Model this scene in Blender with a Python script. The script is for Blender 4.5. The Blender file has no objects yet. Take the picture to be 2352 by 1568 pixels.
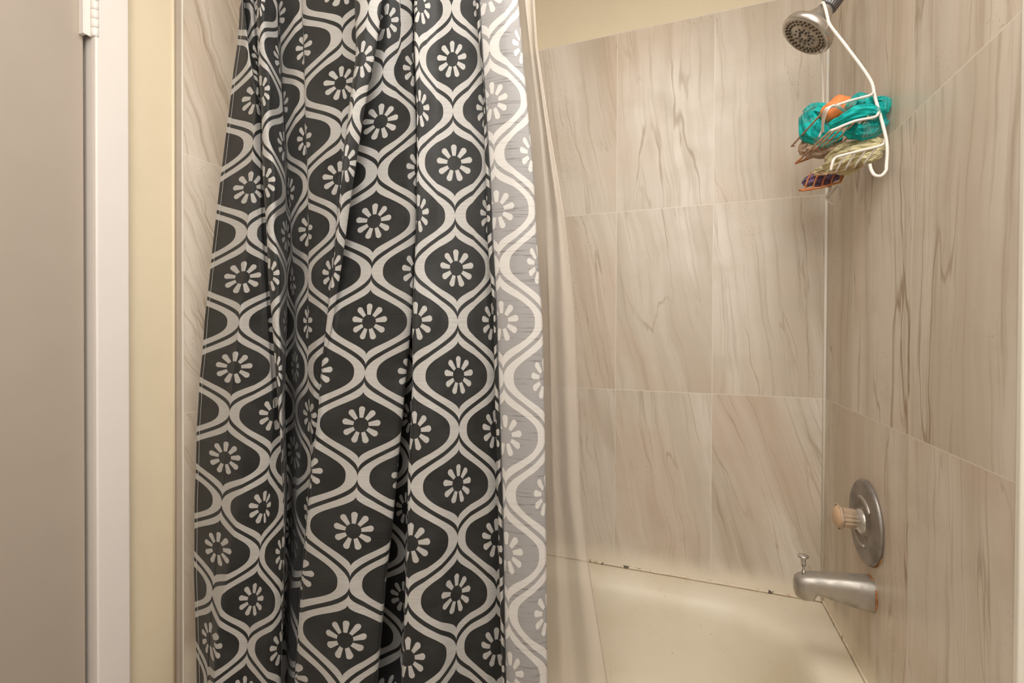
import bpy, bmesh, math, random
from mathutils import Vector, Matrix, noise
random.seed(7)
PI = math.pi
COL = bpy.context.scene.collection
# ------------------------------------------------------------------ layout (metres)
RIM = 0.38                     # height of the tub rim
R, D, L = 0.4156, 1.6236, -1.1002   # right wall, long back wall, left wall of the alcove
F_RIGHT, F_LEFT = 0.7893, 0.7580    # where the tiles end towards the room
TILE_W, TILE_H = 0.3075, 0.613
TILE_TOP = RIM + 1.8408
CEIL = 2.50
CAMZ = RIM + 0.8048
FPX, YAW, PITCH, ROLL, SY = 1058.36, 0.3472, 0.0086, 0.0043, -8.8

r0 = Vector((math.cos(YAW), math.sin(YAW), 0))
up0 = Vector((-math.sin(YAW)*math.sin(PITCH), math.cos(YAW)*math.sin(PITCH), math.cos(PITCH)))
FWD = Vector((-math.sin(YAW)*math.cos(PITCH), math.cos(YAW)*math.cos(PITCH), -math.sin(PITCH)))
RIGHT = r0*math.cos(ROLL) + up0*math.sin(ROLL)
UP = up0*math.cos(ROLL) - r0*math.sin(ROLL)
CAM = Vector((0, 0, CAMZ))

def at(px, py, X=None, Y=None, Z=None):
    """point of the place seen at (px,py) that lies on the plane X=, Y= or Z="""
    d = FWD + RIGHT*((px-1176)/FPX) - UP*((py-784-SY)/FPX)
    if Y is not None: t = Y/d.y
    elif X is not None: t = X/d.x
    else: t = (Z-CAMZ)/d.z
    return CAM + d*t

# ------------------------------------------------------------------ object helpers
def tag(o, label=None, cat=None, group=None, kind=None):
    if label: o['label'] = label
    if cat: o['category'] = cat
    if group: o['group'] = group
    if kind: o['kind'] = kind
    return o

def obj(name, bm, mat, parent=None, smooth=True, auto=None):
    me = bpy.data.meshes.new(name)
    bm.normal_update()
    bm.to_mesh(me); bm.free()
    o = bpy.data.objects.new(name, me); COL.objects.link(o)
    if mat:
        me.materials.append(mat)
    for p in me.polygons: p.use_smooth = smooth
    if auto:
        try: me.set_sharp_from_angle(angle=math.radians(auto))
        except Exception: pass
    if parent: o.parent = parent; o.matrix_parent_inverse = parent.matrix_world.inverted() if False else Matrix.Translation(-parent.location)
    return o

def thing(name, label, cat, loc, group=None):
    o = bpy.data.objects.new(name, None); COL.objects.link(o)
    o.location = loc; o.empty_display_size = .05
    return tag(o, label, cat, group)

def struct(name, bm, mat, parent=None, **k):
    o = obj(name, bm, mat, parent, **k)
    if not parent: o['kind'] = 'structure'
    return o

def box(x0, x1, y0, y1, z0, z1, bm=None, bevel=0):
    b = bmesh.new()
    g = bmesh.ops.create_cube(b, size=1)
    for v in b.verts:
        v.co = Vector(((x0+x1)/2+v.co.x*(x1-x0), (y0+y1)/2+v.co.y*(y1-y0), (z0+z1)/2+v.co.z*(z1-z0)))
    if bevel: bmesh.ops.bevel(b, geom=b.edges[:], offset=bevel, segments=3, affect='EDGES', profile=.5)
    if bm is None: return b
    merge(bm, b); return bm

def merge(bm, b, M=None):
    me = bpy.data.meshes.new('t')
    b.to_mesh(me); b.free()
    if M: me.transform(M)
    bm.from_mesh(me); bpy.data.meshes.remove(me)

def frame(t):
    t = t.normalized()
    a = Vector((0, 0, 1)) if abs(t.z) < .9 else Vector((1, 0, 0))
    n = t.cross(a).normalized(); return n, t.cross(n).normalized()

def smooth_path(pts, n=6, closed=False):
    P = [Vector(p) for p in pts]; out = []
    N = len(P)
    rng = N if closed else N-1
    for i in range(rng):
        if closed: a, b, c, d = P[(i-1) % N], P[i], P[(i+1) % N], P[(i+2) % N]
        else:
            b, c = P[i], P[i+1]
            a = P[i-1] if i > 0 else b*2-c
            d = P[i+2] if i+2 < N else c*2-b
        for k in range(n):
            t = k/n
            out.append(.5*((2*b)+(c-a)*t+(2*a-5*b+4*c-d)*t*t+(3*b-a-3*c+d)*t**3))
    if not closed: out.append(P[-1])
    return out

def tube(pts, r, seg=10, bm=None, caps=True, closed=False):
    """round bar along pts; r a number or a list"""
    bm = bm or bmesh.new()
    pts = [Vector(p) for p in pts]; N = len(pts)
    rr = r if isinstance(r, (list, tuple)) else [r]*N
    rings = []; n = None
    for i, p in enumerate(pts):
        if closed: t = pts[(i+1) % N]-pts[i-1]
        else: t = pts[min(i+1, N-1)]-pts[max(i-1, 0)]
        if t.length < 1e-9: t = Vector((0, 0, 1))
        t.normalize()
        if n is None: n, b = frame(t)
        else:
            n = n - t*n.dot(t)
            if n.length < 1e-6: n, b = frame(t)
            n.normalize()
        b = t.cross(n)
        rings.append([bm.verts.new(p+(n*math.cos(2*PI*k/seg)+b*math.sin(2*PI*k/seg))*rr[i]) for k in range(seg)])
    m = N if closed else N-1
    for i in range(m):
        A, B = rings[i], rings[(i+1) % N]
        for k in range(seg):
            bm.faces.new((A[k], A[(k+1) % seg], B[(k+1) % seg], B[k]))
    if caps and not closed:
        bm.faces.new(rings[0][::-1]); bm.faces.new(rings[-1])
    return bm

def lathe(prof, origin, axis, seg=48, bm=None, flute=None):
    """prof = [(distance along axis, radius)]"""
    bm = bm or bmesh.new(); axis = Vector(axis).normalized(); n, b = frame(axis); origin = Vector(origin)
    rings = []
    for (h, r) in prof:
        if r < 1e-6: rings.append([bm.verts.new(origin+axis*h)])
        else:
            ring = []
            for k in range(seg):
                a = 2*PI*k/seg; q = r
                if flute: q = r*(1+flute(h, a))
                ring.append(bm.verts.new(origin+axis*h+(n*math.cos(a)+b*math.sin(a))*q))
            rings.append(ring)
    for i in range(len(rings)-1):
        A, B = rings[i], rings[i+1]
        for k in range(seg):
            k2 = (k+1) % seg
            if len(A) == 1 and len(B) == 1: continue
            if len(A) == 1: bm.faces.new((A[0], B[k2], B[k]))
            elif len(B) == 1: bm.faces.new((A[k], A[k2], B[0]))
            else: bm.faces.new((A[k], A[k2], B[k2], B[k]))
    bmesh.ops.recalc_face_normals(bm, faces=bm.faces[:])
    return bm

# ------------------------------------------------------------------ material helpers
class NT:
    def __init__(s, name):
        s.m = bpy.data.materials.new(name); s.m.use_nodes = True
        s.t = s.m.node_tree; s.t.nodes.clear()
        s.out = s.t.nodes.new('ShaderNodeOutputMaterial')
    def n(s, typ, **k):
        x = s.t.nodes.new(typ)
        for a, b in k.items(): setattr(x, a, b)
        return x
    def put(s, inp, v):
        if hasattr(v, 'links') or isinstance(v, bpy.types.NodeSocket): s.t.links.new(v, inp)
        else: inp.default_value = v
    def M(s, op, a, b=0.0, c=0.0, clamp=False):
        x = s.n('ShaderNodeMath', operation=op, use_clamp=clamp)
        s.put(x.inputs[0], a); s.put(x.inputs[1], b)
        if len(x.inputs) > 2: s.put(x.inputs[2], c)
        return x.outputs[0]
    def xyz(s, a, b, c=0.0):
        x = s.n('ShaderNodeCombineXYZ')
        for i, v in enumerate((a, b, c)): s.put(x.inputs[i], v)
        return x.outputs[0]
    def sep(s, v):
        x = s.n('ShaderNodeSeparateXYZ'); s.put(x.inputs[0], v); return x.outputs
    def noise(s, vec, scale=5, detail=4, rough=.55, dist=0.0):
        x = s.n('ShaderNodeTexNoise'); s.put(x.inputs['Vector'], vec)
        x.inputs['Scale'].default_value = scale; x.inputs['Detail'].default_value = detail
        x.inputs['Roughness'].default_value = rough; x.inputs['Distortion'].default_value = dist
        return x.outputs[0]
    def ramp(s, v, a, b, c0=0.0, c1=1.0, mode='SMOOTHSTEP'):
        x = s.n('ShaderNodeMapRange', interpolation_type=mode)
        s.put(x.inputs[0], v)
        for i, q in enumerate((a, b, c0, c1)): s.put(x.inputs[i+1], q)
        return x.outputs[0]
    def mix(s, f, a, b):
        x = s.n('ShaderNodeMix', data_type='RGBA')
        s.put(x.inputs[0], f); s.put(x.inputs[6], a); s.put(x.inputs[7], b); return x.outputs[2]
    def bump(s, h, strength=.3, dist=.002):
        x = s.n('ShaderNodeBump'); x.inputs['Strength'].default_value = strength
        x.inputs['Distance'].default_value = dist; s.put(x.inputs['Height'], h); return x.outputs[0]
    def bsdf(s, color, rough=.5, metal=0.0, normal=None, spec=.5, **k):
        x = s.n('ShaderNodeBsdfPrincipled'); s.put(x.inputs['Base Color'], color)
        s.put(x.inputs['Roughness'], rough); s.put(x.inputs['Metallic'], metal)
        s.put(x.inputs['Specular IOR Level'], spec)
        for a, b in k.items(): s.put(x.inputs[a], b)
        if normal is not None: s.put(x.inputs['Normal'], normal)
        return x.outputs[0]
    def done(s, sh): s.t.links.new(sh, s.out.inputs[0]); return s.m
    def pos(s): return s.n('ShaderNodeNewGeometry').outputs['Position']

def C(r, g, b):
    f = lambda c: (c/255/12.92) if c/255 <= .04045 else ((c/255+.055)/1.055)**2.4
    return (f(r), f(g), f(b), 1)

def plain(name, col, rough=.5, metal=0.0, var=.06, scale=8, bumpy=0.0, bscale=60, spec=.5, **k):
    s = NT(name); p = s.pos()
    f = s.noise(p, scale, 4)
    dark = tuple(c*(1-var*2) for c in col[:3])+(1,)
    c = s.mix(s.ramp(f, .3, .7), dark, col)
    nn = s.bump(s.noise(p, bscale, 3), bumpy, .001) if bumpy else None
    return s.done(s.bsdf(c, rough, metal, nn, spec, **k))

def marble(name, axis, s0, tilt, warp, seed, line=1.0, contrast=1.0, tvar=.25):
    """large stone look tiles: axis 'x' -> distance from the corner is R-x, 'y' -> D-y"""
    s = NT(name); X, Y, Z = s.sep(s.pos())[:3]
    sc = s.M('SUBTRACT', R, X) if axis == 'x' else s.M('SUBTRACT', D, Y)
    z = s.M('SUBTRACT', Z, RIM)
    cu = s.M('DIVIDE', s.M('SUBTRACT', sc, s0), TILE_W)
    cv = s.M('DIVIDE', z, TILE_H)
    ci, ri = s.M('FLOOR', cu), s.M('FLOOR', cv)
    wn = s.n('ShaderNodeTexWhiteNoise', noise_dimensions='3D'); s.put(wn.inputs['Vector'], s.xyz(ci, ri, seed))
    rx, ry, rz = s.sep(wn.outputs['Color'])[:3]
    # coordinates inside the stone
    u = s.M('ADD', sc, s.M('MULTIPLY', rx, 7.0)); v = s.M('ADD', z, s.M('MULTIPLY', ry, 9.0))
    big = s.noise(s.xyz(s.M('MULTIPLY', u, 2.2), s.M('MULTIPLY', v, 1.6), seed), 1.6, 3)
    u = s.M('ADD', u, s.M('MULTIPLY', v, s.M('ADD', tilt, s.M('MULTIPLY', s.M('SUBTRACT', rz, .5), tvar))))
    u = s.M('ADD', u, s.M('MULTIPLY', s.M('SUBTRACT', big, .5), warp))
    def N(su, sv, d=4, off=0.0, rough=.55, dist=0.0):
        return s.noise(s.xyz(s.M('MULTIPLY', u, su), s.M('MULTIPLY', v, sv), seed+off), 1.0, d, rough, dist)
    bands = N(6, .5, 4); fine = N(55, 1.6, 4, 3.0, .6); mott = s.noise(s.xyz(u, v, 5.0), 9, 5, .6)
    c = s.mix(s.ramp(bands, .36, .64), C(226, 216, 203), C(203, 190, 173))
    c = s.mix(s.M('MULTIPLY', s.ramp(mott, .45, .75), .35), c, C(196, 184, 164))
    c = s.mix(s.M('MULTIPLY', s.ramp(fine, .5, .72), .45*contrast), c, C(172, 154, 132))
    warm = s.noise(s.xyz(u, s.M('MULTIPLY', v, .6), 17.0), 3.2, 3, .5)
    c = s.mix(s.M('MULTIPLY', s.ramp(warm, .48, .66), .35), c, C(206, 180, 154))
    # veins
    def vein(su, sv, off, w, dist=.0):
        f = N(su, sv, 4, off, .42, dist)
        r = s.M('ABSOLUTE', s.M('SUBTRACT', f, .5))
        k = s.ramp(r, 0.0, w, 1.0, 0.0)
        g = s.ramp(N(su*.7, sv*2.2, 3, off+2.2), .44, .64)
        return s.M('MULTIPLY', k, g)
    v1 = vein(5.5, .75, 11.0, .0085); v2 = vein(12, 1.0, 21.0, .010); v3 = vein(4, .5, 31.0, .03)
    c = s.mix(s.M('MULTIPLY', v3, .28*contrast), c, C(170, 150, 126))
    c = s.mix(s.M('MULTIPLY', v1, .70*contrast), c, C(156, 132, 104))
    c = s.mix(s.M('MULTIPLY', v2, .55*contrast), c, C(160, 140, 116))
    speck = s.noise(s.xyz(u, v, 9.0), 160, 2, .5)
    sm = s.M('MULTIPLY', s.ramp(speck, .63, .70), s.ramp(N(6, 2, 2, 41.0), .55, .66))
    c = s.mix(s.M('MULTIPLY', sm, .5), c, C(140, 118, 96))
    # joints
    fu = s.M('ABSOLUTE', s.M('SUBTRACT', s.M('FRACT', s.M('ADD', cu, .5)), .5))
    fv = s.M('ABSOLUTE', s.M('SUBTRACT', s.M('FRACT', s.M('ADD', cv, .5)), .5))
    j1 = s.M('LESS_THAN', fu, .0010*line/TILE_W); j2 = s.M('LESS_THAN', fv, .0010*line/TILE_H)
    j = s.M('MAXIMUM', j1, j2)
    rust = s.ramp(s.noise(s.pos(), 9, 3), .60, .70)
    jc = s.mix(s.M('MULTIPLY', rust, s.ramp(z, .0, .9, .8, .0)), C(232, 224, 210), C(186, 130, 82))
    c = s.mix(s.M('MULTIPLY', j, .8), c, jc)
    # pale uneven band just above the tub, fading out upwards
    band_n = s.noise(s.pos(), 11, 4)
    lv = s.M('ADD', z, s.M('MULTIPLY', s.M('SUBTRACT', band_n, .5), .05))
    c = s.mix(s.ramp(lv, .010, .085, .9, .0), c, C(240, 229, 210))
    h = s.M('SUBTRACT', s.M('MULTIPLY', fine, .15), j)
    return s.done(s.bsdf(c, s.ramp(mott, .3, .7, .30, .42), 0.0, s.bump(h, .25, .0012), .4))

def pulse(s, y, lo, hi):
    return s.M('MULTIPLY', s.M('GREATER_THAN', y, lo), s.M('LESS_THAN', y, hi))

def curtain_material():
    s = NT('daisy ogee print')
    uv = s.n('ShaderNodeUVMap'); uv.uv_map = 'UVMap'
    U, V = s.sep(uv.outputs[0])[:2]
    def cell(ou, ov):
        a = s.M('WRAP', s.M('ADD', U, ou), 1.0, -1.0)      # value, max, min
        b = s.M('WRAP', s.M('ADD', V, ov), .5, -.5)
        return a, b
    def ogee(a, b, w0, amp, e):
        t = s.M('DIVIDE', s.M('ABSOLUTE', b), w0)
        te = s.M('MINIMUM', s.M('POWER', s.M('MINIMUM', t, 1.0), e), 1.0)
        h = s.M('MULTIPLY', s.M('ADD', .5, s.M('MULTIPLY', s.M('COSINE', s.M('MULTIPLY', te, PI)), .5)), amp)
        return s.M('MULTIPLY', s.M('LESS_THAN', s.M('ABSOLUTE', a), h), s.M('LESS_THAN', t, 1.0))
    tot = None
    for (ou, ov) in ((0.0, 0.0), (1.0, .5)):
        a, b = cell(ou, ov)
        o = ogee(a, b, .425, 1.0, 1.12); i = ogee(a, b, .325, .785, 1.3)
        ring = s.M('MULTIPLY', o, s.M('SUBTRACT', 1.0, i))
        x = s.M('MULTIPLY', a, .1); y = s.M('MULTIPLY', b, .2)
        rad = s.M('SQRT', s.M('ADD', s.M('MULTIPLY', x, x), s.M('MULTIPLY', y, y)))
        an = s.M('ARCTAN2', y, x)
        st = 2*PI/9
        aw = s.M('WRAP', s.M('SUBTRACT', an, PI/2), st/2, -st/2)
        px = s.M('MULTIPLY', rad, s.M('COSINE', aw)); py = s.M('ABSOLUTE', s.M('MULTIPLY', rad, s.M('SINE', aw)))
        lin = s.M('LESS_THAN', py, s.M('ADD', .0034, s.M('MULTIPLY', s.M('SUBTRACT', px, .0140), .148)))
        body = s.M('MULTIPLY', s.M('MULTIPLY', s.M('GREATER_THAN', rad, .0142), s.M('LESS_THAN', px, .0302)), lin)
        dx = s.M('SUBTRACT', px, .0302)
        tip = s.M('LESS_THAN', s.M('ADD', s.M('MULTIPLY', dx, dx), s.M('MULTIPLY', py, py)), .0058**2)
        w = s.M('MAXIMUM', ring, s.M('MAXIMUM', body, tip))
        tot = w if tot is None else s.M('MAXIMUM', tot, w)
    geo = s.n('ShaderNodeNewGeometry'); back = geo.outputs['Backfacing']
    thread = s.noise(s.xyz(s.M('MULTIPLY', U, .7), s.M('MULTIPLY', V, 55.0), 0.0), 1.0, 3, .7)
    cloud = s.noise(s.xyz(s.M('MULTIPLY', U, 1.2), s.M('MULTIPLY', V, 4.0), 3.0), 1.0, 4)
    dark = s.mix(s.ramp(cloud, .3, .75), C(35, 35, 34), C(48, 48, 47))
    dark = s.mix(s.M('MULTIPLY', s.ramp(thread, .55, .75), .35), dark, C(66, 66, 64))
    light = s.mix(s.ramp(thread, .3, .7), C(172, 169, 165), C(183, 180, 175))
    front = s.mix(tot, dark, light)
    bd = s.mix(s.ramp(thread, .56, .66), C(152, 149, 147), C(118, 115, 112))
    bl = s.mix(s.ramp(thread, .56, .68), C(202, 198, 193), C(190, 186, 180))
    rev = s.mix(tot, bd, bl)
    c = s.mix(back, front, rev)
    return s.done(s.bsdf(c, .55, 0.0, s.bump(s.M('ADD', thread, s.M('MULTIPLY', cloud, .5)), .35, .0006), .25,
                         **{'Sheen Weight': .08}))

M = {}
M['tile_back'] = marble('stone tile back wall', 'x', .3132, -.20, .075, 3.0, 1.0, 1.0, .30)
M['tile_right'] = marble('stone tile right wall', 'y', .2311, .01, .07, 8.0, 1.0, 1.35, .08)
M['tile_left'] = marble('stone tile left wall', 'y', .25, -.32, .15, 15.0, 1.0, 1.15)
M['cream'] = plain('cream wall paint', C(229, 215, 187), .5, var=.015, bumpy=.15, bscale=40)
M['white_paint'] = plain('white gloss paint', C(238, 231, 225), .38, var=.01, bumpy=.12, bscale=25)
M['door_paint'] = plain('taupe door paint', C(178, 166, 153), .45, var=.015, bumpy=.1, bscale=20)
M['caulk'] = plain('white trim', C(238, 232, 220), .4, var=.02)
M['grey_edge'] = plain('grey tile edge', C(185, 172, 158), .5, var=.03)
M['ceiling'] = plain('ceiling paint', C(235, 228, 215), .8, var=.01)
M['floor'] = plain('floor tile', C(170, 155, 138), .4, var=.05)
M['curtain'] = curtain_material()
M['stitch'] = plain('white thread', C(205, 200, 192), .7)
M['black_stitch'] = plain('black thread', C(22, 22, 22), .7)
M['white_wire'] = plain('white coated wire', C(240, 232, 222), .35, var=.02)
def wire_mat(name, a, b, rough=.6):
    s = NT(name); f = s.noise(s.pos(), 45, 4)
    return s.done(s.bsdf(s.mix(s.ramp(f, .42, .6), a, b), rough, 0.0, s.bump(f, .4, .001)))
M['tan_wire'] = wire_mat('yellowed wire', C(196, 164, 132), C(176, 134, 100))
M['rust_wire'] = wire_mat('rusted wire', C(206, 118, 62), C(216, 150, 100))
def chrome(name, col, rough=.2):
    s = NT(name); p = s.pos(); f = s.noise(p, 22, 5, .6); g = s.noise(p, 90, 3)
    c = s.mix(s.ramp(f, .45, .7), col, tuple(x*.8 for x in col[:3])+(1,))
    return s.done(s.bsdf(c, s.ramp(f, .35, .7, rough, rough+.25), .85, s.bump(g, .08, .0005)))
M['chrome'] = chrome('worn chrome', C(205, 200, 194), .22)
M['chrome_dull'] = chrome('limescaled chrome', C(186, 180, 172), .42)
M['plate'] = chrome('dull plate', C(160, 154, 148), .45)
M['chrome_dark'] = plain('dark ridged plastic', C(112, 110, 112), .35, metal=.6)
M['face'] = chrome('shower face', C(190, 182, 170), .35)
M['nozzle'] = plain('rubber nozzle', C(92, 76, 58), .5, var=.1)
M['nozzle_grey'] = plain('grey nozzle', C(96, 92, 94), .35, metal=.3)
M['rust'] = wire_mat('rust stain', C(170, 98, 40), C(205, 150, 90), .8)

def enamel():
    s = NT('tub enamel'); p = s.pos(); X, Y, Z = s.sep(p)[:3]
    f = s.noise(p, 5, 4); g = s.noise(p, 120, 2)
    c = s.mix(s.ramp(f, .35, .7), C(240, 230, 210), C(232, 220, 196))
    c = s.mix(s.M('MULTIPLY', s.ramp(g, .73, .76), .5), c, C(130, 105, 85))
    sc = s.noise(s.xyz(s.M('MULTIPLY', X, 3.0), Y, Z), 14, 5, .7)
    c = s.mix(s.M('MULTIPLY', s.ramp(sc, .66, .72), .25), c, C(214, 160, 120))
    return s.done(s.bsdf(c, .42, 0.0, s.bump(f, .05, .002), .4))
M['enamel'] = enamel()
def mould():
    s = NT('mouldy caulk'); p = s.pos()
    a = s.noise(p, 15, 4, .6); b = s.noise(p, 60, 3, .6)
    c = s.mix(s.ramp(b, .56, .68), C(228, 214, 192), C(208, 170, 134))
    k = s.ramp(a, .585, .615)
    c = s.mix(k, c, C(92, 80, 68))
    return s.done(s.bsdf(c, .55, 0.0, s.bump(b, .4, .001)))
M['mould'] = mould()

# ================================================================== ROOM
# tiled walls of the alcove
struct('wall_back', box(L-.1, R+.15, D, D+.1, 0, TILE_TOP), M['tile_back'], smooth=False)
struct('wall_back_upper', box(L-.1, R+.15, D+.006, D+.1, TILE_TOP, CEIL), M['cream'], smooth=False)
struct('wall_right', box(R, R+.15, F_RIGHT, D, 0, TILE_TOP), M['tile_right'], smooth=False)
struct('wall_right_upper', box(R+.008, R+.15, F_RIGHT, D+.006, TILE_TOP, CEIL), M['cream'], smooth=False)
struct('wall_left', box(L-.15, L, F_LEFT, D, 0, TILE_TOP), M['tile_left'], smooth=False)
struct('wall_left_upper', box(L-.15, L-.008, F_LEFT, D+.006, TILE_TOP, CEIL), M['cream'], smooth=False)
# painted walls of the room in front of the tub
XW = L-.011
Yc0, Yc1 = .584, .6435          # door casing
b = box(XW-.14, XW, .60, F_LEFT, 0, CEIL)
box(XW-.14, XW, -.26, .60, 2.06, CEIL, b); box(XW-.14, XW, -1.7, -.26, 0, CEIL, b)
struct('wall_left_painted', b, M['cream'], smooth=False)
struct('wall_right_painted', box(R+.010, R+.15, -1.7, F_RIGHT-.014, 0, CEIL), M['white_paint'], smooth=False)
struct('wall_front', box(XW-.14, R+.15, -1.8, -1.7, 0, CEIL), M['cream'], smooth=False)
struct('floor', box(XW-.14, R+.15, -1.8, D+.1, -.1, 0), M['floor'], smooth=False)
struct('ceiling', box(XW-.14, R+.15, -1.8, D+.1, CEIL, CEIL+.1), M['ceiling'], smooth=False)
# trims
b = box(XW, XW+.016, Yc0, Yc1, 0, 2.12, bevel=.003)
box(XW, XW+.016, -.30, Yc0, 2.055, 2.12, b, .003)
struct('trim_1', b, M['white_paint'], smooth=False, auto=None)       # casing of the door
struct('trim_2', box(XW-.10, XW-.0005, .585, .5995, 0, 2.055), M['white_paint'], smooth=False)  # jamb
b = bmesh.new()
tube([(XW-.0012, F_LEFT-.0135, 0), (XW-.0012, F_LEFT-.0135, CEIL)], .0036, 12, b)
struct('trim_3', b, M['cream'])                                      # rounded paint bead at the tile edge
b = box(L-.010, L-.0015, F_LEFT-.0100, F_LEFT, 0, TILE_TOP, bevel=.0008)
struct('trim_10', b, M['grey_edge'], smooth=False)                   # cut edge of the tiles
b = box(L-.006, L+.0012, F_LEFT-.0012, F_LEFT+.0018, 0, TILE_TOP, bevel=.0006)
struct('trim_4', b, M['caulk'], smooth=False)                        # tile edge strip left
b = box(R-.002, R+.012, F_RIGHT-.013, F_RIGHT-.001, 0, TILE_TOP, bevel=.003)
struct('trim_5', b, M['caulk'], smooth=False)                        # tile edge strip right
b = tube([(R-.002, D-.002, RIM+.002), (R-.002, D-.002, TILE_TOP)], .0052, 8)
struct('trim_6', b, M['caulk'])                                      # caulk in the back corner
b = tube([(L+.0015, D-.0015, RIM+.002), (L+.0015, D-.0015, TILE_TOP)], .0032, 8)
struct('trim_7', b, M['caulk'])
# mouldy caulk between tub and tiles
def wavy(p0, p1, n, r, amp, z):
    P = []
    for i in range(n+1):
        t = i/n; p = Vector(p0).lerp(Vector(p1), t); w = noise.noise(p*23)*amp
        P.append(p+Vector((0, 0, z+w)))
    return P, [r*(1+.35*noise.noise(q*40)) for q in P]
b = bmesh.new()
P, rr = wavy((L, D, RIM), (R, D, RIM), 160, .0044, .0012, .0015); tube(P, rr, 8, b)
P, rr = wavy((R, D, RIM), (R, .86, RIM), 90, .0042, .0012, .0015); tube(P, rr, 8, b)
struct('trim_8', b, M['mould'])

# door with hinge (closed, in the left wall)
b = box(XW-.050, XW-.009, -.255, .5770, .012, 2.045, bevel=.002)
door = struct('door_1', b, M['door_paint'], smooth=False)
hz0 = at(215, 85, X=XW+.010).z
b = box(XW+.0035, XW+.0060, .5690, .5835, hz0, hz0+.09, bevel=.0008)
hl = obj('hinge_leaf', b, M['white_paint'], door, smooth=False)
b = bmesh.new()
for k in range(5):
    lathe([(0, 0), (0, .0058), (.0008, .0066), (.0164, .0066), (.0172, .0058), (.0172, 0)],
          (XW+.0105, .5865, hz0+.0006+k*.0178), (0, 0, 1), 20, b)
obj('hinge_barrel', b, M['white_paint'], hl)
b = box(XW-.0090, XW+.005, .5692, .5760, hz0+.001, hz0+.09, bevel=.0006)
obj('hinge_web', b, M['white_paint'], hl, smooth=False)

# ================================================================== BATHTUB
def rrect(x0, x1, y0, y1, r, z, na=14, ne=10):
    pts = []
    cs = [((x1-r, y1-r), 0), ((x0+r, y1-r), 90), ((x0+r, y0+r), 180), ((x1-r, y0+r), 270)]
    for i, ((cx, cy), a0) in enumerate(cs):
        for k in range(na+1):
            a = math.radians(a0+90*k/na)
            pts.append(Vector((cx+r*math.cos(a), cy+r*math.sin(a), z)))
        (nx, ny), a1 = cs[(i+1) % 4]
        a = math.radians(a1); q = Vector((nx+r*math.cos(a), ny+r*math.sin(a), z)); p = pts[-1].copy()
        for k in range(1, ne): pts.append(p.lerp(q, k/ne))
    return pts
TF = .815      # front face of the tub
b = bmesh.new()
x0, x1, y0, y1, rr_ = L+.10, .330, TF+.085, 1.545, .235
rings = [rrect(L+.001, R-.001, TF, D-.001, .004, 0.0), rrect(L+.001, R-.001, TF, D-.001, .004, RIM-.012),
         rrect(L+.004, R-.003, TF+.003, D-.003, .004, RIM-.003), rrect(L+.012, R-.012, TF+.012, D-.012, .01, RIM+.001)]
prof = [(-.020, .001), (-.008, 0), (0, -.002), (.010, -.007), (.019, -.016), (.027, -.030), (.034, -.055), (.042, -.10), (.052, -.16), (.066, -.24), (.085, -.29), (.12, -.318), (.17, -.330)]
for ins, dz in prof:
    rings.append(rrect(x0+ins*1.3, x1-ins, y0+ins, y1-ins*1.25, max(.05, rr_-ins*.5), RIM+dz))
V = [[b.verts.new(p) for p in ring] for ring in rings]
n = len(V[0])
for i in range(len(V)-1):
    for k in range(n): b.faces.new((V[i][k], V[i][(k+1) % n], V[i+1][(k+1) % n], V[i+1][k]))
b.faces.new(V[-1]); b.faces.new(V[0][::-1])
bmesh.ops.recalc_face_normals(b, faces=b.faces[:])
tub = obj('bathtub', b, M['enamel'], auto=50)
tag(tub, 'cream enamel bathtub with a rounded basin corner under the tiled walls', 'bathtub')

# ================================================================== SHOWER CURTAIN
def T(s):
    """track: 'y:x[:u] ...'  -> sorted list"""
    out = []
    for w in s.split():
        q = [float(a) for a in w.split(':')]; out.append(q)
    return out
def ev(tr, y, i):
    tr = [q for q in tr if len(q) > i]
    if y <= tr[0][0]: return tr[0][i]
    if y >= tr[-1][0]: return tr[-1][i]
    for a, b_ in zip(tr, tr[1:]):
        if a[0] <= y <= b_[0]:
            t = (y-a[0])/(b_[0]-a[0]); return a[i]+(b_[i]-a[i])*t
def evs(tr, y, i):          # light smoothing down the cloth
    return (ev(tr, y-14, i)+2*ev(tr, y, i)+ev(tr, y+14, i))/4
# every knot: (track of x and print position u, track of distance towards the room)
C0 = [(339, 581), (439, 574), (537, 567), (638, 557), (737, 549), (840, 537.5), (938, 528), (1048, 516.5), (1151, 510), (1260, 499), (1362, 488), (1475, 480), (1568, 476)]
K = []
def k(xs, ys): K.append((T(xs), T(ys)))
k('0:550.6:-.64 46:550 107:544.5 168:535 240:527.6 288:521.5 495:497 572:487.6 633:481.5 728:470.6 766:468 815:464.5 873:458 930:455.5 975:452 1060:450 1150:446.5 1260:446 1307:444.6 1384:447 1568:452:-.64', '0:.0 1568:0')
k('0:558:-.45 130:573:-.16 190:584:-.08 240:587:0 '+' '.join('%g:%g:0' % q for q in C0), '0:-.015 240:-.008 1568:-.012')
k('0:559:.5 130:575:.62 190:586:.1 240:588.5:.015 '+' '.join('%g:%g:.02' % (y, x+2) for y, x in C0), '0:.012 240:-.008 1568:-.012')
k('0:572:.785 130:585:.8 190:592:.25 240:595:.09 439:590:.15 537:590:.215 638:600:.36 737:599:.475 840:590:.44 945:575:.44 1048:563:.45 1151:553:.445 1230:538.5:.39 1414:507:.25 1475:499:.22 1568:492:.2', '0:.0 737:.0 1000:-.014 1568:-.03')
k('0:580:.92 130:590:.9 190:594:.33 240:598:.12 439:599:.28 537:601:.32 638:609:.44 737:614.5:.64 840:620.6:.785 945:630:1 1048:621.7:1 1151:608.4:1 1260:597.7:1 1373:582.4:1 1475:568.7:1 1568:562:1', '0:.004 800:.008 1568:.0')
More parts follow.
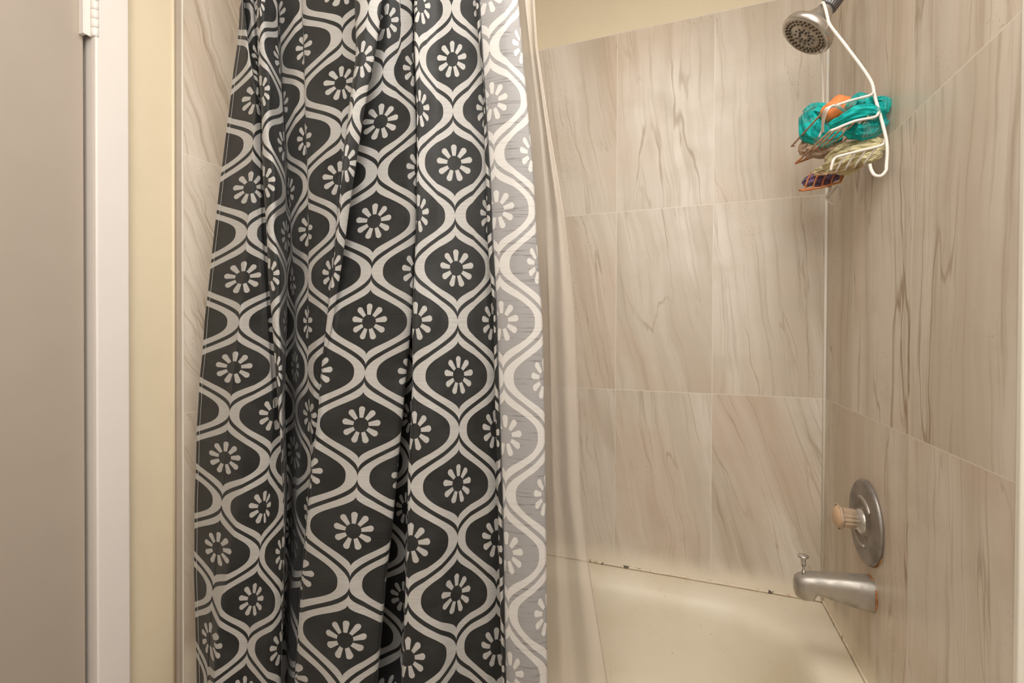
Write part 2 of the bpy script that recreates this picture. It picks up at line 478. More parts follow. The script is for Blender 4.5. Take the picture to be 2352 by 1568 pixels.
k('0:584:1 130:593:.94 190:596:.36 240:600:.14 439:603:.32 537:606:.37 638:613:.48 737:620:.7 840:626:.83 945:635:1.05 1048:639.8:1.215 1151:640:1.785 1260:632:1.62 1373:632:1.785 1475:620:1.64 1568:612:1.64', '0:.01 900:.016 1150:.02 1568:.0')
k('0:590:1.05 130:598:.97 190:600:.4 240:603:.15 339:605:.24 439:609:.35 537:615:.42 638:620:.52 737:628:.755 840:634:.87 945:642:1.09 1048:648:1.33 1151:652:1.95 1260:654:2.1 1373:648:2.05 1475:646:2.0 1568:644:2.0', '0:.015 900:.024 1568:.02')
k('0:604:1.5 240:614:1.2 638:630:1.3 945:650:1.6 1150:655:2.0 1568:646:2.1', '0:.035 1568:.03')
k('0:588:1.8 95:591:1.93 190:595:1.95 240:600:1.97 339:603:1.99 413:604:1.98 522:612:1.97 633:616:1.96 737:625:2.0 840:632:1.97 945:640:2.0 1050:646:1.85 1150:650:2.1 1260:653:2.3 1373:648:2.3 1568:645:2.3', '0:-.025 1000:-.02 1568:-.005')
k('0:605:2.3 95:605.7:2.215 190:620:2.36 300:617:2.22 413:633:2.36 522:628.8:2.215 633:643.5:2.36 737:642:2.215 840:648:2.33 945:648:2.12 1050:650.5:2.0 1150:653:2.25 1260:654:2.4 1568:646:2.4', '0:-.025 1000:-.015 1568:.0')
k('0:637:2.8 95:638:2.9 240:649:2.9 312:653:3 413:655.5:3 522:656:2.9 633:658.4:3 737:656.6:2.96 840:655:2.6 945:654:2.2 1050:657:2.2 1150:657:2.4 1260:655:2.5 1373:652:2.5 1568:646:2.5', '0:.02 500:.04 1000:.075 1568:.085')
k('0:638:4 95:640:4.1 240:650.5:4.1 312:655:4.18 413:660:3.85 522:667:3.36 633:661.4:3.215 737:659:3.36 840:656:3.25 945:655:3.4 1050:659:3.64 1150:660.5:3.785 1260:656:3.7 1373:654:3.8 1475:647:3.7 1568:646:3.8', '0:.03 500:.065 1000:.11 1568:.125')
k('0:640:4.1 95:644.8:4.215 240:652:4.14 312:657:4.23 413:663:4 522:669:4.2 633:675:4.36 737:675.8:3.785 840:668:3.64 945:672:3.785 1050:668:3.85 1150:670.7:4 1260:666.6:4 1340:660.5:4 1443:654.6:4 1568:650:4', '0:.02 500:.055 1000:.10 1568:.12')
k('0:672:4.64 95:678.5:4.64 240:676:4.62 312:681:4.64 413:692:4.72 522:683.6:4.64 633:699.7:4.785 737:681.6:4.215 840:686.8:4.36 945:695.6:4.64 1050:690:4.36 1150:679.6:4.215 1260:684:4.36 1331:669.6:4.215 1443:667:4.36 1568:662:4.36', '0:.01 600:.03 1568:.05')
k('0:692:4.82 95:696:4.86 240:700:4.93 312:702:4.98 413:706:5 522:707:4.92 633:707:4.95 737:706:4.9 840:706:4.98 945:710.5:4.97 1050:712:4.9 1150:701:4.7 1260:693:4.55 1373:682:4.45 1475:678:4.6 1568:672:4.6', '0:.012 600:.02 1568:.03')
k('0:694:5.12 95:698.5:5.16 240:702:5.2 312:704:5.24 413:708:5.2 522:709:5.27 633:709:5.1 737:708.5:5.27 840:708:5.02 945:712:5.1 1050:714:4.96 1150:706:4.8 1260:697:4.62 1373:686:4.53 1475:681:4.66 1568:675:4.66', '0:.008 600:.018 1568:.028')
k('0:755:5.785 95:759.6:5.785 197:742:5.64 312:759:5.785 413:739.7:5.64 522:757.8:5.785 627:739.5:5.64 737:735:5.57 840:725:5.3 945:720:5.25 1050:715:4.98 1150:708:4.82 1260:698.5:4.65 1373:688:4.57 1568:677:4.68', '0:.0 700:.005 1568:.02')
k('0:786:6 87:785.6:6 197:784:6 302:783.6:6 413:780:6 520:771:5.97 627:761:5.96 737:748:5.7 840:737:5.48 945:728:5.38 1050:715.3:4.99 1150:709:4.84 1260:699:4.67 1373:689.5:4.59 1568:677.5:4.69', '0:.002 700:.01 1568:.02')
k('0:820:6.35 87:824:6.38 135:824:6.4 197:813:6.4 240:807:6.28 302:800:6.16 413:789:6.09 520:776:6.02 627:767:6.02 737:754:5.76 840:743:5.54 945:734:5.44 1050:721:5.05 1150:714:4.9 1260:704:4.72 1373:694:4.65 1475:688:4.75 1568:682:4.75', '0:.01 700:.015 1568:.02')
k('0:835:7 240:820:7 520:786:7 737:758:7 840:748:7 1050:725:6.6 1568:686:6.5', '0:.03 737:.02 1568:.02')
k('0:815:7.6 23:815:7.64 87:818:7.75 135:817:7.87 197:808.6:7.9 240:803:7.87 302:795.6:7.85 365:787:7.92 413:785:7.92 520:772:7.9 602:766:8.06 627:762.5:8.06 737:750:8.05 840:738:8.13 970:728:8.16 1050:716:8.12 1150:709.5:8.13 1260:699.5:8.15 1373:690:8.14 1475:683.5:8.14 1568:678:8.14', '0:-.045 400:-.055 700:-.035 850:-.02 1568:-.03')
k('0:846:8 23:846:8 135:829:8 245:812:8 365:793:8 490:784:8.02 602:772:8.15 737:757:8.12 840:739.5:8.14 970:729.5:8.17 1050:717.5:8.13 1150:711:8.14 1260:701:8.16 1373:691.5:8.15 1568:679.5:8.15', '0:-.05 400:-.06 700:-.036 850:-.021 1568:-.031')
k('0:878:8.3 52:872:8.32 135:859.7:8.36 197:846:8.3 277:834:8.33 365:820:8.33 490:801.5:8.2 602:786:8.33 737:764.6:8.2 840:741:8.15 970:731:8.18 1050:719:8.14 1150:712.5:8.155 1260:702.5:8.17 1373:693:8.16 1568:681:8.155', '0:-.035 400:-.04 700:-.03 850:-.022 1568:-.032')
k('0:868:8.6 52:862:8.6 135:850:8.58 197:836:8.5 277:824:8.48 365:811:8.47 490:793:8.35 602:779:8.37 737:762:8.21 800:751:8.18 840:742:8.16 970:732.5:8.185 1050:720:8.155 1150:713:8.17 1260:703.5:8.18 1373:694:8.17 1568:682:8.16', '0:.0 400:.0 600:-.005 737:-.024 850:-.023 1568:-.033')
k('0:878:8.9 52:872:8.865 135:860:8.8 197:846:8.74 277:834:8.64 365:821:8.62 490:801.5:8.49 602:786:8.42 737:765:8.22 840:743:8.17 945:734:8.19 1050:721:8.17 1150:714:8.19 1260:704.5:8.19 1373:695:8.18 1568:683:8.16', '0:.0 400:.0 600:-.005 737:-.02 850:-.024 1568:-.034')
k('0:890:9 52:887:9 161:879:9 277:875:9 503:860:9 618:854:9 733:847:9 849:839:9 970:829:9 1090:821:9 1217:811.5:9 1341:803:9 1473:791:9 1568:785:9', '0:-.006 400:.0 800:-.012 1568:-.038')
k('0:917:9.36 52:917:9.38 100:915:9.4 161:905.6:9.215 277:914.7:9.36 387:891.5:9.215 503:899:9.36 618:880:9.215 733:890:9.36 849:866:9.215 970:875:9.36 1090:849:9.215 1217:859:9.36 1341:831.6:9.215 1473:842:9.36 1568:826:9.3', '0:.006 400:.0 800:-.006 1568:-.02')
k('0:919:9.785 52:919:9.785 100:921:9.7 161:925.5:9.64 277:943.4:9.785 387:933.5:9.64 503:942:9.785 618:923:9.64 733:935:9.785 849:913:9.64 970:915:9.7 1090:898.5:9.64 1217:890:9.61 1341:880:9.62 1473:868:9.58 1568:860:9.56', '0:.006 400:.004 800:.002 1568:-.006')
k('0:947:10 29:946:10 100:949:10 161:951:9.97 277:956:9.93 387:957:9.92 503:956:9.92 618:951:9.95 733:946:9.87 855:933.5:9.83 970:924:9.77 1090:913:9.76 1217:901:9.7 1341:886:9.67 1373:884:9.66 1473:875:9.64 1568:868:9.62', '0:.012 800:.012 1568:.005')
k('0:938:10.3 500:946:10.3 733:934:10.3 855:920:10.3 1090:899:10.2 1341:872:10.1 1568:854:10.1', '0:.035 1568:.09')
k('0:940:10.6 500:948:10.6 733:940:10.8 855:925:10.7 970:915:10.55 1090:905:10.5 1217:893:10.45 1341:879:10.42 1473:869:10.4 1568:862:10.4', '0:.05 800:.075 1568:.14')
k('0:953:11 500:957:11 733:951:11 855:949:11 970:944:11 1090:936:11 1174:931:11 1277:930:11 1394:925.7:11 1568:916:11', '0:.05 800:.075 1568:.14')
k('0:966:11.8 500:970:11.8 733:962:11.8 970:955:11.6 1174:946:11.5 1568:934:11.4', '0:.045 1568:.12')
k('0:951:12.75 95:951:12.9 161:954:12.85 250:957:12.85 340:958:12.95 472:957:12.95 615:952:13 733:946.5:12.92 855:947.5:13 978:943:12.9 1098:936.5:12.92 1174:937:12.95 1251:934.5:12.93 1380:930:12.95 1512:924:12.89 1568:922:12.9', '0:-.025 1568:-.03')
k('0:966:12.97 89:962:13 134:963:13 210:964:13 340:961:13 472:961.5:13 615:953:13.01 733:954:13 855:948.5:13.01 978:952.6:13 1098:944:13 1251:943:13 1380:936.6:13 1512:937.5:13 1568:935:13.03', '0:-.022 1568:-.032')
k('0:981:13.215 95:980:13.2 134:976:13.17 210:985:13.36 265:978:13.2 372:976:13.215 472:985.5:13.36 615:975:13.215 733:993:13.36 855:977.5:13.215 978:991:13.36 1098:972:13.215 1251:988.8:13.36 1380:967:13.215 1512:977:13.36 1568:970:13.3', '0:-.012 1568:-.026')
k('0:1004:13.64 139:1003.6 373:1003 615:1011 857:1020.5 1098:1018 1348:1014 1568:1010:13.64', '0:.0 1568:-.01')
k('0:1037:14 139:1039.5 250:1040 373:1043 490:1045 615:1047.5 733:1051 857:1053 975:1054.5 1098:1053 1223:1051.5 1348:1049 1480:1048 1568:1047:14', '0:.004 1568:.02')
k('0:1070:14.36 139:1071.8 373:1085 615:1088 857:1086.5 1098:1081.6 1348:1081 1568:1078:14.36', '0:.01 1568:.036')
k('0:1094:14.785 139:1097 373:1107 615:1115 857:1119 1098:1121.6 1348:1119 1568:1118:14.785', '0:.014 1568:.04')
k('0:1112:15.02 373:1124 615:1131 857:1137 1210:1142 1568:1142:15.02', '0:.02 1568:.05')
k('0:1150:15.5 500:1180 857:1196 1568:1200:15.5', '0:.035 1568:.06')
k('0:1184:15.96 200:1190 500:1224 857:1244 1568:1251:15.96', '0:.022 1568:.03')
k('0:1190.6:16.02 66:1196 223:1210 400:1226 500:1230 580:1235 740:1246 946:1251 1083:1252.5 1215:1254 1446:1256 1568:1257:16.02', '0:.01 1568:.015')
k('0:1172:16.36 130:1178 374:1196 610:1211 855:1220 1099:1225.6 1348:1226 1568:1228:16.36', '0:.0 1568:.0')
k('0:1158:16.64 220:1165.7 472:1181.6 727:1191 980:1198 1243:1201 1512:1203.5:16.64', '0:-.004 1568:-.004')
k('0:1120:17 86:1122.6 220:1130.6 341:1134 472:1140.5 727:1152 980:1161 1243:1162 1512:1172 1568:1172:17', '0:-.004 1568:-.004')
HE = '0:1093 64:1097 137:1105 223:1111.5 287:1112 564:1121 723:1134 850:1136 930:1137.6 1083:1144 1215:1145 1380:1149 1512:1152 1568:1154'
HS = '0:1101 160:1110 287:1118 415:1126 525:1129.6 660:1137.5 787:1142 946:1147 1149:1154 1347:1157 1545:1160.5 1568:1161'
k(HE+':17.2', '0:.0 1568:.0')
K[-1] = ([q[:2] for q in T(HE)[:-1]]+[[1568, 1154, 17.2]], K[-1][1])
FLOWER_Z = CAMZ+.122
def Y0(y): return .790-.055*max(-.1, min(1.3, y/1568))
rows = [-250+13*i for i in range(0, 176)]
def cloth_point(px, y, off):
    p = at(px, y, Y=Y0(y)+off)
    return p
def fill(bm, grid, uvs, lay):
    for i in range(len(grid)-1):
        for j in range(len(grid[0])-1):
            f = bm.faces.new((grid[i][j], grid[i+1][j], grid[i+1][j+1], grid[i][j+1]))
            for lp, (a, c) in zip(f.loops, ((i, j), (i+1, j), (i+1, j+1), (i, j+1))): lp[lay].uv = uvs[a][c]
b = bmesh.new(); lay = b.loops.layers.uv.new('UVMap')
grid, uvs = [], []
SUB = 5
for y in rows:
    yy = max(0, min(1568, y))
    kn = [(evs(a, yy, 1), evs(a, yy, 2), evs(c, yy, 1)) for a, c in K]
    gr, ur = [], []
    for i in range(len(kn)-1):
        for q in range(SUB if i < len(kn)-2 else SUB+1):
            t = q/SUB
            a, c = kn[i], kn[i+1]
            pm, pp = kn[max(i-1, 0)], kn[min(i+2, len(kn)-1)]
            x = a[0]+(c[0]-a[0])*t; u = a[1]+(c[1]-a[1])*t
            lin = a[2]+(c[2]-a[2])*t
            cr = .5*((2*a[2])+(c[2]-pm[2])*t+(2*pm[2]-5*a[2]+4*c[2]-pp[2])*t*t+(3*a[2]-pm[2]-3*c[2]+pp[2])*t**3)
            off = .5*lin+.5*cr
            p = cloth_point(x, y, off)
            off2 = .0012*noise.noise(Vector((p.x*14, p.z*3, 0)))
            p.y += off2
            p.y = min(p.y, TF-.009+max(0, p.z-RIM-.02))       # hangs in front of the tub
            gr.append(b.verts.new(p)); ur.append((u, (p.z-FLOWER_Z)/.2))
    grid.append(gr); uvs.append(ur)
fill(b, grid, uvs, lay)
curtain = obj('shower_curtain', b, M['curtain'])
tag(curtain, 'black shower curtain printed with white ogees and daisies, hanging in folds', 'shower curtain')
curtain.data.update()
# turned hem on the free edge (front print shows on top of the reverse)
b = bmesh.new(); lay = b.loops.layers.uv.new('UVMap'); grid, uvs = [], []
for y in rows:
    yy = max(0, min(1568, y)); e, h = evs(T(HE), yy, 1), evs(T(HS), yy, 1)
    gr, ur = [], []
    for q, (t, dy) in enumerate(((0, .0), (.06, -.0022), (.5, -.003), (.92, -.0026), (1, -.0010))):
        p = cloth_point(e-.6+(h-e+.6)*t, y, .0+dy-.0012); gr.append(b.verts.new(p)); ur.append((17.22+.14*t, (p.z-FLOWER_Z)/.2))
    grid.append(gr); uvs.append(ur)
fill(b, grid, uvs, lay)
hem = obj('hem', b, M['curtain'], curtain); hem['label'] = 'narrow turned hem with black and white print'
# double seam of the hem and the seam of the left edge
b = bmesh.new()
for d in (1.0, -1.6):
    tube([cloth_point(evs(T(HS), max(0, min(1568, y)), 1)+d, y, -.0046) for y in rows], .0005, 5, b)
obj('hem_seam', b, M['black_stitch'], curtain)
b = bmesh.new()
def ledge(y, d):
    yy = max(0, min(1568, y)); a = [(evs(q[0], yy, 1), evs(q[1], yy, 1)) for q in K[:2]]
    x = a[0][0]+d; t = d/(max(a[1][0]-a[0][0], 8)); return cloth_point(x, y, a[0][1]+(a[1][1]-a[0][1])*t-.0035)
tube([ledge(y, 6.6) for y in rows], .00038, 5, b)
obj('edge_seam', b, M['stitch'], curtain)

# clear plastic liner, hanging inside the tub
s = NT('clear vinyl'); p = s.pos(); f = s.noise(p, 6, 3); g = s.noise(p, 60, 2)
pr = s.bsdf(C(222, 212, 200), s.ramp(f, .3, .7, .12, .22), 0.0, s.bump(f, .25, .004), .6)
tr = s.n('ShaderNodeBsdfTransparent'); tr.inputs[0].default_value = (.97, .95, .92, 1)
lw = s.n('ShaderNodeLayerWeight'); lw.inputs['Blend'].default_value = .35
mx = s.n('ShaderNodeMixShader'); s.put(mx.inputs[0], s.M('ADD', .42, s.M('MULTIPLY', lw.outputs['Facing'], .45), clamp=True))
s.t.links.new(tr.outputs[0], mx.inputs[1]); s.t.links.new(pr, mx.inputs[2])
M['vinyl'] = s.done(mx.outputs[0])
LN = [
 ('0:1040 1568:1090', '0:.07 1568:.20'),
 ('0:1100 1568:1150', '0:.09 1568:.225'),
 ('0:1150 1568:1200', '0:.075 1568:.20'),
 ('0:1196 300:1222 700:1250 1568:1262', '0:.06 1568:.185'),
 ('0:1206 300:1240 480:1256 700:1262 1100:1272 1568:1296', '0:.05 1568:.18'),
 ('0:1216 110:1222 300:1248 480:1266 560:1270 720:1272 1100:1286 1568:1320', '0:.058 300:.075 1568:.20'),
 ('0:1224 110:1231 300:1256 480:1281 600:1290 720:1296 1100:1308 1568:1360', '0:.05 300:.055 1568:.178'),
 ('0:1226 110:1233 300:1262 490:1294 600:1306 700:1316 890:1325 1150:1333 1290:1350 1568:1395', '0:.055 1568:.19'),
]
LT = [(T(a), T(c)) for a, c in LN]
b = bmesh.new(); grid = []
for y in rows:
    yy = max(0, min(1568, y)); kn = [(evs(a, yy, 1), evs(c, yy, 1)) for a, c in LT]; gr = []
    ybase = .775-.055*y/1568 if False else .775
    for i in range(len(kn)-1):
        for q in range(4 if i < len(kn)-2 else 5):
            t = q/4; a, c = kn[i], kn[i+1]
            pm, pp = kn[max(i-1, 0)], kn[min(i+2, len(kn)-1)]
            sp = lambda n_: .5*((2*a[n_])+(c[n_]-pm[n_])*t+(2*pm[n_]-5*a[n_]+4*c[n_]-pp[n_])*t*t+(3*a[n_]-pm[n_]-3*c[n_]+pp[n_])*t**3)
            gr.append(b.verts.new(at(sp(0), y, Y=ybase+sp(1))))
    if gr[0].co.z > .21: grid.append(gr)
for i in range(len(grid)-1):
    for j in range(len(grid[0])-1):
        b.faces.new((grid[i][j], grid[i+1][j], grid[i+1][j+1], grid[i][j+1]))
for v in [v for v in b.verts if not v.link_faces]: b.verts.remove(v)
liner = obj('shower_liner', b, M['vinyl'])
tag(liner, 'clear plastic liner hanging inside the tub behind the printed curtain', 'shower liner')
# welted edge of the liner
edge = [gr[-1] for gr in []]
b = tube([at(evs(LT[-1][0], max(0, min(1568, y)), 1), y, Y=.775+evs(LT[-1][1], max(0, min(1568, y)), 1)) for y in rows if y < 1850], .0016, 8)
obj('liner_edge', b, M['vinyl'], liner)
# rail the curtain hangs from, above the picture
zt = max(v.co.z for v in curtain.data.vertices)
b = tube([(L, .80, zt+.004), (R, .80, zt+.004)], .0125, 20)
rail = struct('curtain_rail', b, M['white_paint'])

# ================================================================== SHOWER HEAD
Yp = 1.28
face_c = at(1847, 86, Y=1.272)
nrm = Vector((-.62, .02, -.78)).normalized()
coup = face_c-nrm*.090
head = thing('wall_shower', 'round chrome shower head with rings of nozzles on an angled arm', 'shower head', coup)
wallp = Vector((R-.001, Yp+.02, coup.z+.085))
arm_pts = smooth_path([wallp, Vector((R-.04, Yp+.018, coup.z+.080)), coup-nrm*.045, coup-nrm*.005], 8)
obj('shower_arm', tube(arm_pts, .0098, 18), M['chrome'], head)
obj('flange', lathe([(0, .030), (.003, .030), (.009, .022), (.012, .011), (.012, .008)], wallp, (-1, 0, 0), 36), M['chrome'], head)
ridg = lambda h, a: .03*math.cos(a*24)
obj('coupling', lathe([(-.022, 0), (-.022, .0165), (-.018, .0185), (.014, .0195), (.018, .0180), (.018, 0)], coup, nrm, 96, flute=ridg), M['chrome_dark'], head)
RR = .0600
shell = lathe([(.015, 0), (.015, .0165), (.022, .0175), (.032, .0225), (.046, .031), (.058, .041), (.066, .052), (.071, .0585), (.078, .0615), (.085, .0610), (.089, .0580), (.0895, .0545), (.087, .0535), (.087, 0)], coup, nrm, 72)
obj('head_shell', shell, M['chrome'], head)
fp = lathe([(.0872, .0535), (.0885, .0520), (.0885, .0285), (.0898, .0270), (.0898, .0205), (.0880, .0190), (.0880, .0085), (.0895, .0075), (.0900, 0)], coup, nrm, 72)
face = obj('face_plate', fp, M['face'], head)
n1, n2 = frame(nrm)
mo = None
for (rad, cnt, sz, mt, gap) in ((.0470, 28, .0027, 'nozzle', 5), (.0392, 24, .0027, 'nozzle', 5), (.0235, 12, .0038, 'nozzle_grey', 0), (.0135, 9, .0026, 'nozzle_grey', 0)):
    proto = None
    for q in range(cnt):
        a = 2*PI*(q+.5*(rad < .045))/cnt
        c = coup+nrm*.0885+(n1*math.cos(a)+n2*math.sin(a))*rad
        if proto is None:
            bb = lathe([(-.001, sz), (.0010, sz), (.0022, sz*.72), (.0022, sz*.4), (.0010, 0)], (0, 0, 0), nrm, 12)
            proto = obj('nozzle', bb, M[mt]); o = proto
        else:
            o = proto.copy(); COL.objects.link(o)
        o.parent = face; o.location = c-head.location
        o.matrix_parent_inverse = Matrix.Identity(4)
# face is itself a child whose inverse is a translation: put nozzles in its space
for o in [o for o in bpy.data.objects if o.parent == face]:
    o.location = o.location+head.location
ldir = (-UP-nrm*(-UP).dot(nrm)).normalized()
lv = coup+nrm*.086+ldir*.0500; lv2 = lv+nrm*.016+ldir*.004-RIGHT*.003
obj('spray_lever', tube([lv, lv.lerp(lv2, .6), lv2], [.0022, .0024, .0030], 10), M['chrome_dull'], head)

# ================================================================== SHOWER VALVE
vc = at(1993, 1198, X=R)
valve = thing('shower_valve', 'round chrome mixer plate with clear fluted knob on the right wall', 'shower valve', vc)
ax = Vector((-1, 0, 0))
obj('escutcheon', lathe([(0, .0935), (.002, .0955), (.006, .0955), (.0095, .0925), (.0105, .089), (.0110, .070), (.0110, .046), (.0085, .043), (.0085, .034), (.0125, .031), (.0125, 0)], vc, ax, 96), M['plate'], valve)
obj('rust_ring', tube([vc+Vector((-.0012, .0965*math.cos(t), .0965*math.sin(t))) for t in [math.radians(-150+i*6) for i in range(36)]], [.0004+.0016*abs(noise.noise(Vector((i*.35, 0, 0)))) for i in range(36)], 6), M['rust'], valve)
for sgn in (1, -1):
    P = [vc+Vector((-.0112, .055*math.cos(t)*sgn*-1, .055*math.sin(t)*sgn)) for t in [math.radians(35+i*6) for i in range(13)]]
    obj('plate_slot', tube(P, .0042, 10), M['chrome_dull'], valve)
obj('collar', lathe([(.010, .028), (.018, .027), (.022, .019), (.030, .017), (.034, 0)], vc, ax, 48), M['chrome'], valve)
s = NT('yellowed acrylic'); p = s.pos()
M['acrylic'] = s.done(s.bsdf(C(232, 208, 180), .12, 0.0, None, .6, **{'Transmission Weight': .55, 'IOR': 1.45}))
kc = vc+Vector((0, 0, .004))
knob = obj('knob', lathe([(.022, 0), (.022, .0175), (.025, .0205), (.046, .0215), (.050, .0225), (.054, .0275), (.058, .0290), (.0595, .0270)], kc, ax, 128, flute=lambda h, a: .055*math.cos(a*14) if h < .052 else .05*math.cos(a*6)), M['acrylic'], valve)
obj('knob_cap', lathe([(.0555, .0262), (.060, .0255), (.065, .0205), (.0685, .0110), (.0695, 0)], kc, ax, 48), plain('peach cap', C(206, 172, 138), .3), knob)

# ================================================================== TUB SPOUT
sb = at(2001, 1362, X=R)
spout = thing('tub_spout', 'limescaled metal tub spout with a pull-up diverter below the mixer', 'tub spout', sb)
bm_ = bmesh.new()
TL = .150
sec = []
# sections: distance from the wall, centre drop, half width, top, bottom
SEC = [(0, .0365, .0360, -.0365), (.004, .0370, .0365, -.0370), (.02, .0350, .0352, -.0355), (.05, .0318, .0335, -.0310), (.08, .0300, .0300, -.0240),
       (.096, .0285, .0287, -.0195), (.109, .0280, .0278, -.0175), (.1125, .0276, .0272, -.0260), (.115, .0274, .0268, -.0335), (.122, .0270, .0258, -.0352), (.132, .0262, .0240, -.0365),
       (.142, .0232, .0205, -.0352), (.150, .0170, .0150, -.0290), (.1535, .0060, .0080, -.0180)]
ring_prev = None
for (d, hw, top, bot) in SEC:
    ring = []
    hw_ = hw*.93
    for q in range(40):
        a = 2*PI*q/40; cz, cy = math.sin(a), math.cos(a)
        z = top*abs(cz)**.72 if cz > 0 else bot*abs(cz)**.72
        y = hw_*(abs(cy)**.62)*(1 if cy > 0 else -1)
        ring.append(bm_.verts.new(sb+Vector((-d, y, z-.02*max(0, d-.02)))))
    if ring_prev:
        for q in range(40): bm_.faces.new((ring_prev[q], ring_prev[(q+1) % 40], ring[(q+1) % 40], ring[q]))
    ring_prev = ring
bm_.faces.new(ring_prev)
bmesh.ops.recalc_face_normals(bm_, faces=bm_.faces[:])
sp = obj('spout_body', bm_, M['chrome_dull'], spout)
obj('rust_ring', tube([sb+Vector((-.002, .0372*math.cos(t), .0372*math.sin(t))) for t in [i*PI/30 for i in range(60)]], [.0010+.0022*abs(noise.noise(Vector((i*.4, 3, 0)))) for i in range(60)], 6, closed=True), M['rust'], spout)
dp = sb+Vector((-.133, 0, .022))
obj('diverter', lathe([(0, .0048), (.006, .0040), (.007, .0030), (.018, .0030), (.0185, .0052), (.032, .0055), (.034, .0060), (.0375, .0110), (.0410, .0118), (.0428, .0100), (.0435, 0)], dp, (-.04, 0, 1), 28), M['chrome'], spout)

# ================================================================== SHOWER CADDY
cz_ = at(2005, 215, X=.385).z
XB, YN, YF = .388, 1.150, 1.425
top = coup+Vector((.004, .0, .028))
caddy = thing('shower_caddy', 'white wire shower caddy with rusty baskets hooked over the shower arm', 'shower caddy', top)
WR = .0031
neck = at(1901, 40, Y=1.225)
b = bmesh.new()
sh_n = at(1998, 182, X=.378); sh_f = Vector((.352, 1.425, sh_n.z+.01))
n_mid = at(1945, 108, Y=1.20)
low_n = at(2036, 322, X=.398); bot_n = at(2036, 380, X=.398)
apex = at(1889, 6, Y=1.248)
f_neck = at(1881, 30, Y=1.31)
f_low = Vector((.372, 1.425, low_n.z)); f_bot = at(1926, 425, Y=1.40)
hookn = [bot_n, at(2034, 393, X=.392), at(2023, 404, X=.380), at(2009, 402, X=.372), at(2001, 390, X=.368), at(1998, 377, X=.366)]
hookf = [at(1924, 418, Y=1.40), at(1929, 447, Y=1.395), at(1925, 461, Y=1.39), at(1915, 469, Y=1.385), at(1905, 463, Y=1.38), at(1898, 452, Y=1.38)]
far_top = at(1887, 130, Y=1.40); far_mid = at(1890.5, 235, Y=1.41)
path = [hookf[-1], hookf[-2], hookf[-3], hookf[-4], hookf[-5], f_bot, Vector((.362, 1.42, low_n.z-.04)), f_low, Vector((.352, 1.425, cz_-.01)), far_mid, far_top, f_neck, apex, at(1896, 20, Y=1.228), neck, at(1908, 60, Y=1.222), n_mid, sh_n, at(2010, 225, X=.386), low_n, bot_n]+hookn[1:]
obj('hanger_wire', tube(smooth_path(path, 5), WR, 12), M['white_wire'], caddy)
# upper basket
nr = at(2006, 213, X=.386); nl = at(1897, 250, Y=YN+.005); fl = at(1818, 336, Y=YF); fr = Vector((.352, YF, fl.z))
nr2 = at(2019, 258, X=.388); nl2 = at(1908, 300, Y=YN+.005); fl2 = at(1828, 375, Y=YF-.015); fr2 = at(1948, 330, Y=YF-.005)
upb = obj('upper_basket', tube(smooth_path([nr, at(1995, 220, Y=YN-.001), nr.lerp(nl, .5), nl.lerp(nr, .12), nl], 4), WR*.9, 10), M['white_wire'], caddy)
tube(smooth_path([nr2, at(2008, 270, Y=YN), nr2.lerp(nl2, .5), nl2.lerp(nr2, .1), nl2], 4), WR*.9, 10, None)
b = tube(smooth_path([nr2, at(2008, 269, Y=YN), nr2.lerp(nl2, .5)+Vector((0, 0, .001)), nl2.lerp(nr2, .1), nl2], 4), WR*.9, 10)
obj('lower_rail', b, M['white_wire'], upb)
b = tube([nl, nl.lerp(fl, .3), fl], WR*.72, 8)
tube([nl2, fl2], WR*.75, 8, b)
for t in (.13, .30, .52, .78):
    a_ = nl2.lerp(nr2, t); c_ = fl2.lerp(fr2, t*1.0)
    tube([a_, a_.lerp(c_, .5)+Vector((0, 0, -.002)), c_], WR*.6, 8, b)
tube([fl, fl.lerp(Vector((.352, YF, fl.z)), .12)], WR*.6, 8, b)
o = obj('basket_wire', b, M['tan_wire'], upb); o['label'] = 'tan discoloured wire'
b = tube([fl2, fl2.lerp(fr2, .5), fr2], WR*.85, 8)
tube([fl2, fl2.lerp(nl2, .22)], WR*.9, 8, b)
o = obj('rusty_wire', b, M['rust_wire'], upb); o['label'] = 'rust orange wire'
# lower basket
q0 = at(2033, 322, X=.397); q1 = at(2024, 334, Y=1.16); q2 = at(1930, 358, Y=YN+.01); q3 = at(1918, 363, Y=YN+.012); q4 = at(1908, 392, Y=YN+.015)
lob = obj('soap_basket', tube(smooth_path([q0, q1, q1.lerp(q2, .5), q2, q3, at(1912, 374, Y=YN+.012), q4], 5), WR*.9, 10), M['white_wire'], caddy)
f0 = at(1843, 437, Y=1.312); f1 = at(1930, 418, Y=1.318)
b = bmesh.new(); b2 = bmesh.new(); b3 = bmesh.new()
for i, t in enumerate((.0, .22, .45, .68, .9)):
    a_ = q3.lerp(q1, t) if i else q4
    lowp = at(1905+(2000-1905)*t-2, 392-24*t, Y=YN+.03); lo2 = at(1899+(1995-1899)*t, 400-24*t, Y=YN+.045)
    if i: tube(smooth_path([a_, lowp, lo2], 4), WR*.62, 8, b)
    ft = at(1863+(1938-1863)*t/.9, 396-2*t, Y=1.300+.01*t); fb = f0.lerp(f1, .06+t*1.02)
    tube(smooth_path([lo2, lo2.lerp(ft, .5)+Vector((0, 0, -.003)), ft], 4), WR*.58, 8, b2)
    tube(smooth_path([ft, ft.lerp(fb, .5)+Vector((-.0015, 0, 0)), fb], 4), WR*.52, 8, b3)
o = obj('white_rib', b, M['white_wire'], lob)
o = obj('basket_wire', b2, M['tan_wire'], lob)
tube([f0+Vector((-.004, .01, .004)), f0, f0.lerp(f1, .5)+Vector((0, 0, -.003)), f1, f1+Vector((.006, 0, .014))], WR*.9, 8, b3)
